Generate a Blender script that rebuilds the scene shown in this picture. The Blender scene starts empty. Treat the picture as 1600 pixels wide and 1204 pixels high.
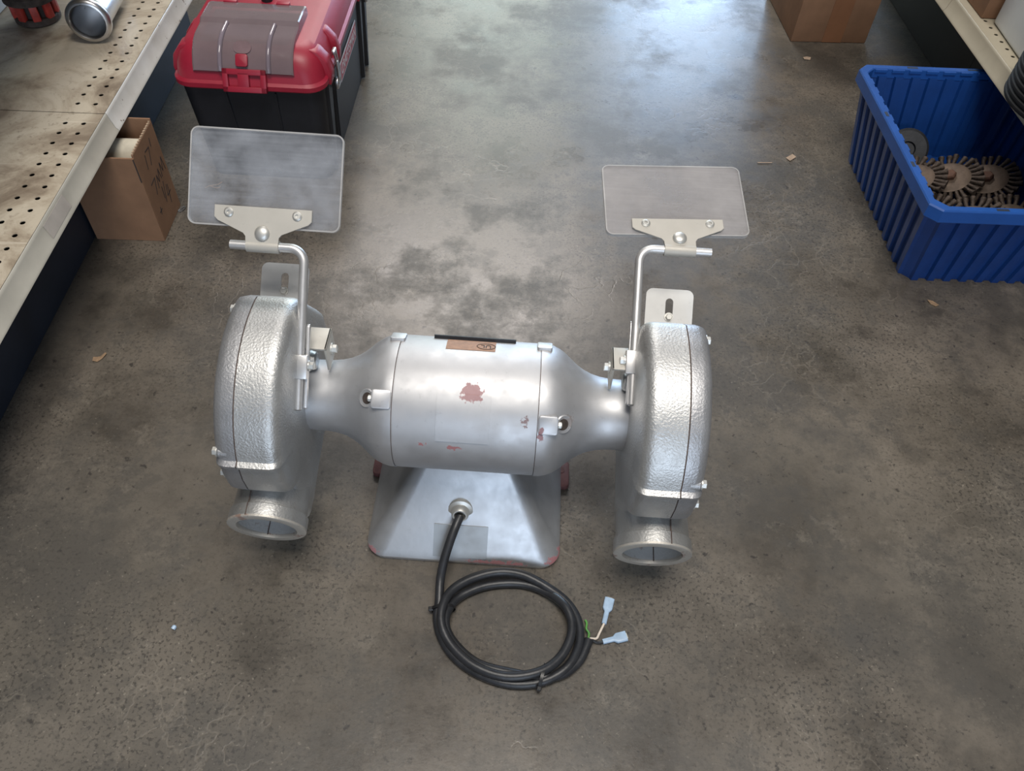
import bpy, bmesh, math, random
from mathutils import Matrix, Vector, Euler
random.seed(7)
PI = math.pi
sc = bpy.context.scene
COL = sc.collection

# ---------------------------------------------------------------- camera
F_PX, PITCH, ROLL, CAM_H = 1236.4, 0.8861, 0.0603, 1.2
c_, s_ = math.cos(PITCH), math.sin(PITCH)
r0, u0, fw = Vector((1, 0, 0)), Vector((0, s_, c_)), Vector((0, c_, -s_))
rt = r0 * math.cos(ROLL) + u0 * math.sin(ROLL)
up = u0 * math.cos(ROLL) - r0 * math.sin(ROLL)
cam_d = bpy.data.cameras.new('camera')
cam_d.sensor_width = 36.0
cam_d.lens = F_PX / 1600 * 36.0
cam_d.clip_start = 0.02
cam = bpy.data.objects.new('camera', cam_d)
COL.objects.link(cam)
cam.matrix_world = Matrix(((rt.x, up.x, -fw.x, 0), (rt.y, up.y, -fw.y, 0), (rt.z, up.z, -fw.z, CAM_H), (0, 0, 0, 1)))
sc.camera = cam

# ---------------------------------------------------------------- world and lights
sc.view_settings.view_transform = 'Standard'
sc.view_settings.look = 'None'
sc.view_settings.exposure = 0.0
sc.view_settings.gamma = 1.0
sc.view_settings.use_curve_mapping = False
sc.cycles.use_denoising = True
sc.cycles.max_bounces = 7
sc.cycles.adaptive_threshold = 0.015
w = bpy.data.worlds.new('shop_air')
sc.world = w
w.use_nodes = True
bg = w.node_tree.nodes['Background']
bg.inputs[0].default_value = (0.80, 0.86, 1.0, 1)
bg.inputs[1].default_value = 0.20

def area(name, loc, target, sx, sy, power, color, spread=180):
    l = bpy.data.lights.new(name, 'AREA')
    l.shape = 'RECTANGLE'; l.size = sx; l.size_y = sy; l.energy = power; l.color = color
    l.spread = math.radians(spread)
    o = bpy.data.objects.new(name, l); COL.objects.link(o)
    o.location = loc
    d = Vector(target) - Vector(loc)
    o.rotation_euler = d.to_track_quat('-Z', 'Y').to_euler()
    return o
# open bay door at the far end, a tall window beside it, two ceiling skylights, the bay door behind the camera
area('bay_door_daylight', (1.50, 8.15, 1.75), (1.50, 0, 1.75), 1.40, 3.40, 190, (0.52, 0.72, 1.0))
area('tall_window_daylight', (-.48, 8.15, 2.2), (-.48, 0, 2.2), 1.70, 4.2, 100, (0.84, 1.0, 0.95))
area('skylight_ahead', (-.50, 5.7, 4.4), (-.50, 5.7, 0), 2.3, 1.6, 190, (1.0, 0.94, 0.90))
area('skylight_overhead', (0.15, 0.0, 4.4), (0.15, 0.0, 0), 2.0, 1.4, 165, (1.0, 0.95, 0.88))
area('rear_door_daylight', (0.9, -5.3, 1.7), (0.4, 0, 1.0), 2.6, 3.0, 135, (0.70, 0.83, 1.0))

# ---------------------------------------------------------------- material helpers
def new_mat(name):
    m = bpy.data.materials.new(name); m.use_nodes = True
    nt = m.node_tree; b = nt.nodes['Principled BSDF']
    return m, nt, b
def N(nt, t, **kw):
    n = nt.nodes.new(t)
    for k, v in kw.items(): setattr(n, k, v)
    return n
def L(nt, a, b): nt.links.new(a, b)
def coords(nt, kind='Object'): return N(nt, 'ShaderNodeTexCoord').outputs[kind]
def noise(nt, vec, scale, detail=4, rough=0.55, dist=0.0):
    n = N(nt, 'ShaderNodeTexNoise'); n.inputs['Scale'].default_value = scale; n.inputs['Detail'].default_value = detail
    n.inputs['Roughness'].default_value = rough; n.inputs['Distortion'].default_value = dist
    L(nt, vec, n.inputs['Vector']); return n.outputs['Fac']
def ramp(nt, fac, stops, interp='LINEAR'):
    r = N(nt, 'ShaderNodeValToRGB'); e = r.color_ramp.elements; r.color_ramp.interpolation = interp
    while len(e) > 1: e.remove(e[-1])
    for i, (p, col) in enumerate(stops):
        el = e[0] if i == 0 else e.new(p)
        el.position = p; el.color = (*col, 1) if not isinstance(col, (int, float)) else (col, col, col, 1)
    L(nt, fac, r.inputs[0]); return r.outputs[0]
def mix(nt, fac, a, b, mode='MIX'):
    m = N(nt, 'ShaderNodeMix', data_type='RGBA', blend_type=mode)
    for sock, v in ((m.inputs[0], fac), (m.inputs[6], a), (m.inputs[7], b)):
        if isinstance(v, (int, float)): sock.default_value = v
        elif isinstance(v, tuple): sock.default_value = (*v, 1)
        else: L(nt, v, sock)
    return m.outputs[2]
def mth(nt, op, a, b=0.0, clamp=False):
    m = N(nt, 'ShaderNodeMath', operation=op, use_clamp=clamp)
    for sock, v in ((m.inputs[0], a), (m.inputs[1], b)):
        if isinstance(v, (int, float)): sock.default_value = v
        else: L(nt, v, sock)
    return m.outputs[0]
def bump(nt, b, height, strength, dist=0.002):
    n = N(nt, 'ShaderNodeBump'); n.inputs['Strength'].default_value = strength; n.inputs['Distance'].default_value = dist
    L(nt, height, n.inputs['Height']); L(nt, n.outputs[0], b.inputs['Normal'])
def spot(nt, vec, centre, radii, scale, thr):
    """irregular blotch of its own shape around a point: 1 inside, 0 outside"""
    m = N(nt, 'ShaderNodeMapping'); m.vector_type = 'POINT'
    m.inputs['Location'].default_value = tuple(-c / r for c, r in zip(centre, radii))
    m.inputs['Scale'].default_value = tuple(1 / r for r in radii)
    L(nt, vec, m.inputs['Vector'])
    ln = N(nt, 'ShaderNodeVectorMath', operation='LENGTH'); L(nt, m.outputs[0], ln.inputs[0])
    fall = mth(nt, 'SUBTRACT', 1.0, ln.outputs['Value'], True)
    n = noise(nt, vec, scale, 5, .65)
    v = mth(nt, 'ADD', mth(nt, 'MULTIPLY', fall, .6), n)
    return ramp(nt, v, [(thr, 0), (thr + .06, 1)])

def simple(name, col, rough=.5, metal=0.0, var=0.12, scale=40, bmp=0.0, bscale=200, coat=0.0, spec=0.5, alpha=1.0):
    m, nt, b = new_mat(name)
    v = coords(nt)
    n = noise(nt, v, scale, 5, .6)
    c = ramp(nt, n, [(.3, tuple(x * (1 - var) for x in col)), (.7, tuple(min(1, x * (1 + var)) for x in col))])
    L(nt, c, b.inputs['Base Color'])
    b.inputs['Roughness'].default_value = rough; b.inputs['Metallic'].default_value = metal
    b.inputs['Coat Weight'].default_value = coat
    b.inputs['Specular IOR Level'].default_value = spec
    b.inputs['Alpha'].default_value = alpha
    if bmp: bump(nt, b, noise(nt, v, bscale, 3, .5), bmp)
    return m

def silver(name, base=(.56, .56, .57), rough=.36, bmp=.0, bscale=160, spots=(), rust=0.0, metal=.75):
    m, nt, b = new_mat(name)
    v = coords(nt)
    n = noise(nt, v, 14, 6, .6)
    c = ramp(nt, n, [(.3, tuple(x * .86 for x in base)), (.7, base)])
    sc_ = ramp(nt, noise(nt, v, 90, 4, .7), [(.62, 0), (.72, 1)])
    c = mix(nt, mth(nt, 'MULTIPLY', sc_, .35), c, tuple(x * .62 for x in base))
    ml = None
    if rust:
        rn = ramp(nt, noise(nt, v, 26, 6, .7), [(.70 - rust, 0), (.76 - rust, 1)])
        c = mix(nt, mth(nt, 'MULTIPLY', rn, .8), c, (.20, .10, .07)); ml = rn
    for centre, radii, col, s2, thr in spots:
        k = spot(nt, v, centre, radii, s2, thr)
        c = mix(nt, mth(nt, 'MULTIPLY', k, .75), c, col)
        ml = k if ml is None else mth(nt, 'MAXIMUM', ml, k)
    L(nt, c, b.inputs['Base Color'])
    if ml is None: b.inputs['Metallic'].default_value = metal
    else: L(nt, mth(nt, 'SUBTRACT', metal, mth(nt, 'MULTIPLY', ml, metal * .9), True), b.inputs['Metallic'])
    rr = ramp(nt, noise(nt, v, 30, 3, .6), [(.3, rough * .9), (.7, min(1, rough * 1.18))])
    L(nt, rr, b.inputs['Roughness'])
    if bmp: bump(nt, b, noise(nt, v, bscale, 2, .5), bmp, .0012)
    return m

M = {}
RED = (.32, .045, .05)
ZA = 0.2444
M['motor'] = silver('silver_paint_smooth', rough=.52, spots=[
    ((.008, -.046, .334), (.032, .026, .03), (.30, .11, .11), 110, .80),
    ((-.060, -.096, .270), (.016, .02, .007), RED, 120, .82), ((-.012, -.096, .268), (.026, .02, .008), RED, 130, .84),
    ((.084, -.075, .311), (.016, .02, .016), (.14, .05, .05), 140, .88)])
M['bell'] = silver('silver_paint_bell', rough=.46, spots=[((.145, -.06, .30), (.03, .03, .02), (.16, .13, .12), 90, .86), ((.108, -.08, .29), (.008, .02, .03), (.20, .04, .05), 100, .72)])
M['cast'] = silver('silver_paint_hammered', base=(.53, .53, .52), rough=.44, bmp=.55, bscale=330, rust=.03)
M['cover'] = silver('silver_paint_cover', base=(.45, .45, .46), rough=.44, bmp=.45, bscale=330, rust=.02)
M['port'] = silver('silver_paint_port', base=(.46, .455, .44), rough=.44, bmp=.4, bscale=300, rust=.05)
M['ring'] = silver('worn_port_lip', base=(.52, .49, .44), rough=.5, bmp=.3, bscale=200, rust=.13, metal=.5)
M['basem'] = silver('silver_paint_base', base=(.48, .49, .505), rough=.42, bmp=.12, bscale=90, spots=[
    ((.06, -.145, .012), (.11, .03, .012), (.25, .05, .06), 120, .86), ((.15, -.12, .01), (.04, .05, .02), (.30, .05, .06), 90, .84),
    ((-.155, -.135, .008), (.05, .03, .016), (.25, .05, .06), 90, .84)])
M['bore'] = silver('port_bore_paint', base=(.55, .55, .54), rough=.5, bmp=.4, bscale=260, rust=.10, metal=.25)
M['tab'] = silver('white_zinc_tab', base=(.62, .62, .61), rough=.5, metal=.35)
M['steel'] = silver('zinc_steel', base=(.66, .65, .61), rough=.42)
M['rod'] = silver('bare_steel_rod', base=(.66, .65, .64), rough=.40)
M['bracket'] = silver('dull_stamped_steel', base=(.50, .475, .425), rough=.55, metal=.35)
M['plate'] = silver('dull_name_plate', base=(.34, .35, .355), rough=.45)
M['chrome'] = silver('polished_pipe_metal', base=(.56, .56, .57), rough=.30, metal=1.0)
M['dark'] = simple('painted_recess_shade', (.035, .028, .026), .9)  # near-black colour standing in for shade inside gaps
M['rustdark'] = simple('rusty_dark_iron', (.060, .045, .038), .75, .3, .4, 60, .5, 150)
M['lugred'] = simple('red_primer_lug', (.11, .04, .038), .7, 0, .3, 60)
M['seam'] = simple('dark_seam', (.09, .065, .055), .85, 0, .4, 80)
M['rubber'] = simple('black_cable_rubber', (.020, .021, .024), .42, 0, .3, 60, .15, 120)
M['rubber2'] = simple('matt_black_rubber', (.014, .0135, .014), .75, 0, .3, 30, .1, 90, 0, .25)
M['raily'] = simple('worn_cream_rail', (.40, .375, .32), .30, 0, .14, 9)
M['creamr'] = simple('beige_paint_rail', (.34, .30, .225), .45, 0, .1, 9)
M['blackpl'] = simple('black_plastic', (.011, .012, .016), .50, 0, .15, 30, .1, 300)
M['blacktie'] = simple('black_nylon', (.012, .012, .013), .4)
M['redpl'] = simple('red_plastic', (.31, .013, .034), .42, 0, .08, 20, .06, 400)
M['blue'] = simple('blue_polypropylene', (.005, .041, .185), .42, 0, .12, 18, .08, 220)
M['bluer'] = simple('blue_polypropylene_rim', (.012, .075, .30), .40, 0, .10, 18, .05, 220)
M['card'] = simple('brown_cardboard', (.235, .128, .072), .85, 0, .14, 14, .1, 250)
M['cardin'] = simple('cardboard_inside', (.20, .105, .058), .9, 0, .12, 14)
M['tape'] = simple('brown_packing_tape', (.22, .105, .055), .35, 0, .08, 14)
M['paperedge'] = simple('torn_paper_edge', (.40, .29, .20), .9)
M['ink'] = simple('marker_ink', (.02, .02, .025), .7)
M['white'] = simple('white_plastic', (.62, .64, .64), .5, 0, .08, 6)
M['paper'] = simple('cream_roll', (.55, .50, .40), .8)
M['orange'] = simple('faded_orange_sticker', (.33, .185, .115), .6, 0, .2, 150)
M['kick'] = simple('navy_kick_panel', (.018, .026, .044), .55, 0, .25, 8, .1, 60)
M['kickr'] = simple('black_kick_panel', (.010, .010, .011), .6, 0, .3, 8)
M['cream'] = simple('cream_paint_rail', (.50, .46, .36), .35, 0, .1, 9, 0, 100)
M['green'] = simple('green_wire', (.10, .30, .06), .5)
M['whitew'] = simple('white_wire', (.72, .62, .52), .5)
M['terminal'] = simple('blue_terminal_sleeve', (.36, .48, .62), .3, 0, .12, 80)
M['tin'] = silver('tin_terminal', base=(.75, .74, .66), rough=.3)
M['leaf'] = simple('dry_leaf', (.26, .17, .10), .85, 0, .25, 90)
M['chip'] = simple('wood_chip', (.34, .25, .18), .85, 0, .2, 90)
M['wire'] = simple('rusty_wire', (.060, .044, .034), .6, .5, .5, 120, .8, 300)
M['rustplate'] = simple('rusty_plate', (.105, .076, .056), .6, .45, .35, 40, .3, 120)
M['rusthub'] = simple('rusty_hub', (.10, .048, .03), .75, .2, .3, 50, .3, 150)
M['redcast'] = simple('red_painted_casting', (.34, .035, .025), .5, 0, .35, 40, .2, 100)
M['smoke'] = simple('smoky_clear_plastic', (.20, .155, .165), .16, 0, .10, 12, 0, 100, .3, .5, .80)
M['smokerib'] = simple('smoky_plastic_rib', (.22, .18, .21), .14, 0, .10, 12, 0, 100, .3, .5, .88)
M['traygrey'] = simple('tray_under_cover', (.16, .10, .11), .7)
M['logored'] = simple('logo_red', (.42, .03, .05), .45)
M['logowhite'] = simple('logo_white', (.62, .58, .60), .45)

def acrylic(name, dens, tint):
    m, nt, b = new_mat(name)
    v = coords(nt)
    n = noise(nt, v, 14, 5, .55, .1)
    st = N(nt, 'ShaderNodeMapping'); st.inputs['Scale'].default_value = (6, 160, 160); st.inputs['Rotation'].default_value = (0, 0, .4)
    L(nt, v, st.inputs['Vector'])
    n2 = ramp(nt, noise(nt, st.outputs[0], 1.5, 4, .6), [(.45, 0), (.8, .10)])
    a = mth(nt, 'ADD', ramp(nt, n, [(.32, max(.05, dens - .20)), (.68, dens + .20)]), n2, True)
    b.inputs['Base Color'].default_value = (*tint, 1)
    b.inputs['Roughness'].default_value = .28
    L(nt, a, b.inputs['Alpha'])
    return m
M['shieldL'] = acrylic('scuffed_acrylic', .26, (.40, .42, .46))
M['shieldR'] = acrylic('hazy_acrylic', .58, (.36, .345, .345))
M['shieldedge'] = acrylic('frosted_acrylic_edge', .62, (.52, .51, .50))

def floor_mat():
    m, nt, b = new_mat('oil_stained_concrete')
    v = coords(nt)
    big = noise(nt, v, 1.3, 5, .6)
    mid = noise(nt, v, 5.0, 9, .68)
    base = ramp(nt, mid, [(.38, (.066, .055, .042)), (.50, (.116, .096, .073)), (.62, (.165, .136, .103))])
    base = mix(nt, ramp(nt, big, [(.42, 0), (.60, .6)]), base, (.122, .106, .084))
    # dark oil blotches, large and small, with crumbly edges
    bl = ramp(nt, noise(nt, v, 3.1, 11, .74), [(.47, 0), (.585, 1)])
    base = mix(nt, mth(nt, 'MULTIPLY', bl, .62), base, (.042, .037, .030))
    bl2 = ramp(nt, noise(nt, v, 10, 10, .76), [(.525, 0), (.59, 1)])
    base = mix(nt, mth(nt, 'MULTIPLY', bl2, .50), base, (.050, .046, .040))
    pl = ramp(nt, noise(nt, v, 8, 11, .76), [(.57, 0), (.64, 1)])
    base = mix(nt, mth(nt, 'MULTIPLY', pl, .40), base, (.190, .160, .122))
    # pitted zones: fine dark pits and pale grains
    zone = ramp(nt, noise(nt, v, 2.0, 4, .6), [(.40, .15), (.58, 1)])
    pit = ramp(nt, noise(nt, v, 170, 3, .6), [(.54, 0), (.61, 1)])
    base = mix(nt, mth(nt, 'MULTIPLY', mth(nt, 'MULTIPLY', pit, zone), .70), base, (.034, .030, .025))
    sp = ramp(nt, noise(nt, v, 150, 3, .6), [(.64, 0), (.70, 1)])
    base = mix(nt, mth(nt, 'MULTIPLY', mth(nt, 'MULTIPLY', sp, zone), .50), base, (.30, .26, .20))
    # hairline cracks, only in some areas
    wv = N(nt, 'ShaderNodeVectorMath', operation='ADD')
    nz = N(nt, 'ShaderNodeTexNoise'); nz.inputs['Scale'].default_value = 9; nz.inputs['Detail'].default_value = 5; L(nt, v, nz.inputs['Vector'])
    sc2 = N(nt, 'ShaderNodeVectorMath', operation='SCALE'); sc2.inputs['Scale'].default_value = .22; L(nt, nz.outputs['Color'], sc2.inputs[0])
    L(nt, v, wv.inputs[0]); L(nt, sc2.outputs[0], wv.inputs[1])
    vo = N(nt, 'ShaderNodeTexVoronoi', feature='DISTANCE_TO_EDGE'); vo.inputs['Scale'].default_value = 12; L(nt, wv.outputs[0], vo.inputs['Vector'])
    cr = ramp(nt, vo.outputs['Distance'], [(.0, 1), (.035, 0)])
    msk = ramp(nt, noise(nt, v, 2.2, 4, .6), [(.50, 0), (.60, 1)])
    crk = mth(nt, 'MULTIPLY', cr, msk)
    base = mix(nt, mth(nt, 'MULTIPLY', crk, .30), base, (.22, .185, .14))
    # two flattened round grease spots by the far aisle
    for cx, cy in ((-.13, 2.17), (.585, 2.085)):
        k = spot(nt, v, (cx, cy, 0), (.028, .020, 1), 60, .62)
        base = mix(nt, mth(nt, 'MULTIPLY', k, .6), base, (.035, .03, .026))
    hs = N(nt, 'ShaderNodeHueSaturation'); hs.inputs['Saturation'].default_value = .84; hs.inputs['Value'].default_value = 1.0
    L(nt, base, hs.inputs['Color'])
    L(nt, hs.outputs[0], b.inputs['Base Color'])
    rg = ramp(nt, mid, [(.35, .24), (.70, .36)])
    rg = mix(nt, mth(nt, 'MULTIPLY', bl, .8), rg, (.50, .50, .50))
    L(nt, rg, b.inputs['Roughness'])
    b.inputs['Specular IOR Level'].default_value = .5
    h = mth(nt, 'ADD', mth(nt, 'MULTIPLY', noise(nt, v, 90, 5, .7), .6), mth(nt, 'MULTIPLY', crk, -.5))
    bump(nt, b, h, .16, .002)
    return m
M['floor'] = floor_mat()

def deck_mat():
    m, nt, b = new_mat('stained_cream_deck')
    v = coords(nt)
    n = noise(nt, v, 6, 8, .68, .8)
    c = ramp(nt, n, [(.36, (.20, .155, .112)), (.48, (.36, .30, .225)), (.58, (.47, .41, .32))])
    d = ramp(nt, noise(nt, v, 70, 6, .75), [(.56, 0), (.66, 1)])
    d = mth(nt, 'MULTIPLY', d, ramp(nt, noise(nt, v, 5, 3, .5), [(.42, 0), (.6, 1)]))
    c = mix(nt, mth(nt, 'MULTIPLY', d, .7), c, (.13, .09, .06))
    wv = N(nt, 'ShaderNodeMapping'); wv.inputs['Rotation'].default_value = (0, 0, .9); wv.inputs['Scale'].default_value = (3, 60, 10); L(nt, v, wv.inputs['Vector'])
    s = ramp(nt, noise(nt, wv.outputs[0], 1, 3, .5), [(.66, 0), (.70, 1)])
    c = mix(nt, mth(nt, 'MULTIPLY', s, .4), c, (.62, .56, .46))
    L(nt, c, b.inputs['Base Color']); b.inputs['Roughness'].default_value = .42
    return m
M['deck'] = deck_mat()
def rail_mat():
    m, nt, b = new_mat('worn_white_rail')
    v = coords(nt)
    n = noise(nt, v, 7, 6, .6)
    c = ramp(nt, n, [(.35, (.46, .44, .40)), (.65, (.58, .57, .54))])
    d = ramp(nt, noise(nt, v, 45, 6, .7), [(.64, 0), (.69, 1)])
    c = mix(nt, d, c, (.10, .065, .045))
    L(nt, c, b.inputs['Base Color']); b.inputs['Roughness'].default_value = .26
    return m
M['rail'] = rail_mat()

# ---------------------------------------------------------------- mesh helpers
def fin(bm, name, mat, parent=None, smooth=True, angle=32):
    bmesh.ops.recalc_face_normals(bm, faces=bm.faces)
    me = bpy.data.meshes.new(name)
    bm.to_mesh(me); bm.free()
    if smooth:
        me.polygons.foreach_set('use_smooth', [True] * len(me.polygons))
        me.set_sharp_from_angle(angle=math.radians(angle))
    me.materials.append(M[mat] if isinstance(mat, str) else mat)
    o = bpy.data.objects.new(name, me); COL.objects.link(o)
    if parent is not None: o.parent = parent
    return o
def nb(): return bmesh.new()
def box(bm, cx, cy, cz, sx, sy, sz, bev=0.0, seg=2, mtx=None):
    r = bmesh.ops.create_cube(bm, size=1.0)
    vs = r['verts']
    for v in vs: v.co = Vector((v.co.x * sx + cx, v.co.y * sy + cy, v.co.z * sz + cz))
    if bev:
        es = list({e for v in vs for e in v.link_edges})
        rb = bmesh.ops.bevel(bm, geom=es, offset=bev, segments=seg, affect='EDGES', profile=.5)
        vs = list({v for f in rb['faces'] for v in f.verts} | {v for v in vs if v.is_valid})
    if mtx is not None:
        for v in vs: v.co = mtx @ v.co
    return vs
def loft(bm, rings, cap0=True, cap1=True, closed=True):
    R = [[bm.verts.new(p) for p in ring] for ring in rings]
    n = len(R[0])
    for a, b in zip(R, R[1:]):
        for i in range(n if closed else n - 1):
            j = (i + 1) % n
            bm.faces.new((a[i], a[j], b[j], b[i]))
    if cap0: bm.faces.new(R[0])
    if cap1: bm.faces.new(R[-1])
    return R
def frame_of(axis):
    a = Vector(axis).normalized()
    t = Vector((0, 0, 1)) if abs(a.z) < .9 else Vector((1, 0, 0))
    u = a.cross(t).normalized(); v = a.cross(u).normalized()
    return a, u, v
def lathe(bm, prof, origin, axis, seg=40, cap0=True, cap1=True, ph=0.0):
    """prof: (distance along axis, radius)"""
    a, u, v = frame_of(axis); o = Vector(origin)
    rings = []
    for h, r in prof:
        r = max(r, 1e-5)
        rings.append([o + a * h + (u * math.cos(ph + 2 * PI * i / seg) + v * math.sin(ph + 2 * PI * i / seg)) * r for i in range(seg)])
    loft(bm, rings, cap0, cap1)
def cr_path(pts, sub=8, closed=False):
    P = [Vector(p) for p in pts]; out = []
    n = len(P)
    rng = range(n if closed else n - 1)
    for i in rng:
        p0, p1, p2, p3 = P[i - 1] if (i or closed) else P[0], P[i], P[(i + 1) % n], P[(i + 2) % n] if (closed or i + 2 < n) else P[-1]
        for k in range(sub):
            t = k / sub
            out.append(.5 * ((2 * p1) + (-p0 + p2) * t + (2 * p0 - 5 * p1 + 4 * p2 - p3) * t * t + (-p0 + 3 * p1 - 3 * p2 + p3) * t ** 3))
    if not closed: out.append(P[-1])
    return out
def tube(bm, path, r, seg=10, cap=True, closed=False):
    P = [Vector(p) for p in path]; n = len(P)
    rad = r if isinstance(r, (list, tuple)) else [r] * n
    T = []
    for i in range(n):
        a = P[i - 1] if (i or closed) else P[0]; b = P[(i + 1) % n] if (closed or i + 1 < n) else P[-1]
        T.append((b - a).normalized())
    _, u, _ = frame_of(T[0])
    rings = []
    for i in range(n):
        u = (u - T[i] * u.dot(T[i])).normalized()
        v = T[i].cross(u)
        rings.append([P[i] + (u * math.cos(2 * PI * k / seg) + v * math.sin(2 * PI * k / seg)) * rad[i] for k in range(seg)])
    if closed: rings.append([p.copy() for p in rings[0]])
    loft(bm, rings, cap and not closed, cap and not closed)
def prism(bm, poly, depth, mtx=None, bev=0.0, seg=2):
    """poly in (x,y), extruded along z from 0 to depth, then transformed"""
    a = [bm.verts.new((x, y, 0)) for x, y in poly]; b = [bm.verts.new((x, y, depth)) for x, y in poly]
    n = len(poly)
    fs = [bm.faces.new((a[i], a[(i + 1) % n], b[(i + 1) % n], b[i])) for i in range(n)]
    f0 = bm.faces.new(a); f1 = bm.faces.new(b)
    vs = a + b
    if bev:
        es = list(f0.edges) + list(f1.edges)
        rb = bmesh.ops.bevel(bm, geom=es, offset=bev, segments=seg, affect='EDGES', profile=.5)
        vs = list({v for f in rb['faces'] for v in f.verts} | {v for v in vs if v.is_valid})
    if mtx is not None:
        for v in vs: v.co = mtx @ v.co
    return vs
def rrect(hx, hy, r, seg=5, cx=0, cy=0):
    pts = []
    for sx, sy, a0 in ((1, 1, 0), (-1, 1, 90), (-1, -1, 180), (1, -1, 270)):
        for k in range(seg + 1):
            a = math.radians(a0 + 90 * k / seg)
            pts.append((cx + sx * (hx - r) + r * math.cos(a), cy + sy * (hy - r) + r * math.sin(a)))
    return pts
def hexbolt(bm, at, axis, r, h, washer=True):
    if washer: lathe(bm, [(0, r * 1.35), (h * .25, r * 1.35)], at, axis, 16)
    a = Vector(axis).normalized()
    lathe(bm, [(h * .25, r), (h * .9, r), (h, r * .85)], at, axis, 6)
def empty(name, loc, rz=0):
    o = bpy.data.objects.new(name, None); COL.objects.link(o)
    o.location = loc; o.rotation_euler = (0, 0, rz); o.empty_display_size = .1
    return o
def tag(o, label=None, cat=None, group=None, kind=None):
    if label: o['label'] = label
    if cat: o['category'] = cat
    if group: o['group'] = group
    if kind: o['kind'] = kind
    return o
def text_mesh(name, body, size, mtx, mat, parent, extrude=.0004, align='CENTER', sx=1.0):
    cu = bpy.data.curves.new(name + '_font', 'FONT'); cu.body = body; cu.size = size; cu.extrude = extrude
    cu.align_x = align; cu.align_y = 'CENTER'
    tmp = bpy.data.objects.new(name + '_tmp', cu); COL.objects.link(tmp)
    dg = bpy.context.evaluated_depsgraph_get(); dg.update()
    me = bpy.data.meshes.new_from_object(tmp.evaluated_get(dg))
    bpy.data.objects.remove(tmp)
    me.transform(mtx @ Matrix.Diagonal((sx, 1, 1, 1))); me.materials.clear(); me.materials.append(M[mat])
    me.name = name
    o = bpy.data.objects.new(name, me); COL.objects.link(o); o.parent = parent
    return o
def basis(o, x, y, z):
    x, y, z = Vector(x), Vector(y), Vector(z)
    return Matrix(((x.x, y.x, z.x, o[0]), (x.y, y.y, z.y, o[1]), (x.z, y.z, z.z, o[2]), (0, 0, 0, 1)))

S_ROT = 0.0407                       # the aisle (shelving) runs at this small angle
def S(x, y, z=0.0):
    return Vector((x * math.cos(S_ROT) - y * math.sin(S_ROT), x * math.sin(S_ROT) + y * math.cos(S_ROT), z))

# ---------------------------------------------------------------- floor
bm = nb(); box(bm, 0, 2, -.05, 14, 14, .10)
tag(fin(bm, 'floor', 'floor', None, False), 'stained grey brown concrete shop floor', None, None, 'structure')

M['wallm'] = simple('painted_block_wall', (.30, .29, .27), .8, 0, .06, 3)
def wall(name, boxes):
    bm = nb()
    for b_ in boxes: box(bm, *b_)
    tag(fin(bm, name, 'wallm', None, False), None, None, None, 'structure')
wall('wall_back', [(-2.95, 8.3, 2.3, 3.2, .2, 4.6), (.60, 8.3, 2.3, .38, .2, 4.6), (3.50, 8.3, 2.3, 2.5, .2, 4.6), (1.52, 8.3, 4.05, 1.46, .2, 1.1), (-.47, 8.3, 4.48, 1.76, .2, .24)])
wall('wall_left', [(-4.6, 1.5, 2.3, .2, 13.6, 4.6)])
wall('wall_right', [(4.8, 1.5, 2.3, .2, 13.6, 4.6)])

# ---------------------------------------------------------------- shelving
def hole_strip(bm, x0, x1, y0, y1, z, hr, depth):
    """one perforated cell: a square plate with an eight-sided hole with walls"""
    cx, cy = (x0 + x1) / 2, (y0 + y1) / 2
    sq = [(x1, cy), (x1, y1), (cx, y1), (x0, y1), (x0, cy), (x0, y0), (cx, y0), (x1, y0)]
    o = [bm.verts.new((x, y, z)) for x, y in sq]
    h = [bm.verts.new((cx + hr * math.cos(k * PI / 4), cy + hr * math.sin(k * PI / 4), z)) for k in range(8)]
    d = [bm.verts.new((cx + hr * math.cos(k * PI / 4), cy + hr * math.sin(k * PI / 4), z - depth)) for k in range(8)]
    for k in range(8):
        j = (k + 1) % 8
        bm.faces.new((o[k], o[j], h[j], h[k])); bm.faces.new((h[k], h[j], d[j], d[k]))
def quad(bm, x0, x1, y0, y1, z): bm.faces.new([bm.verts.new(p) for p in ((x0, y0, z), (x1, y0, z), (x1, y1, z), (x0, y1, z))])

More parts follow.
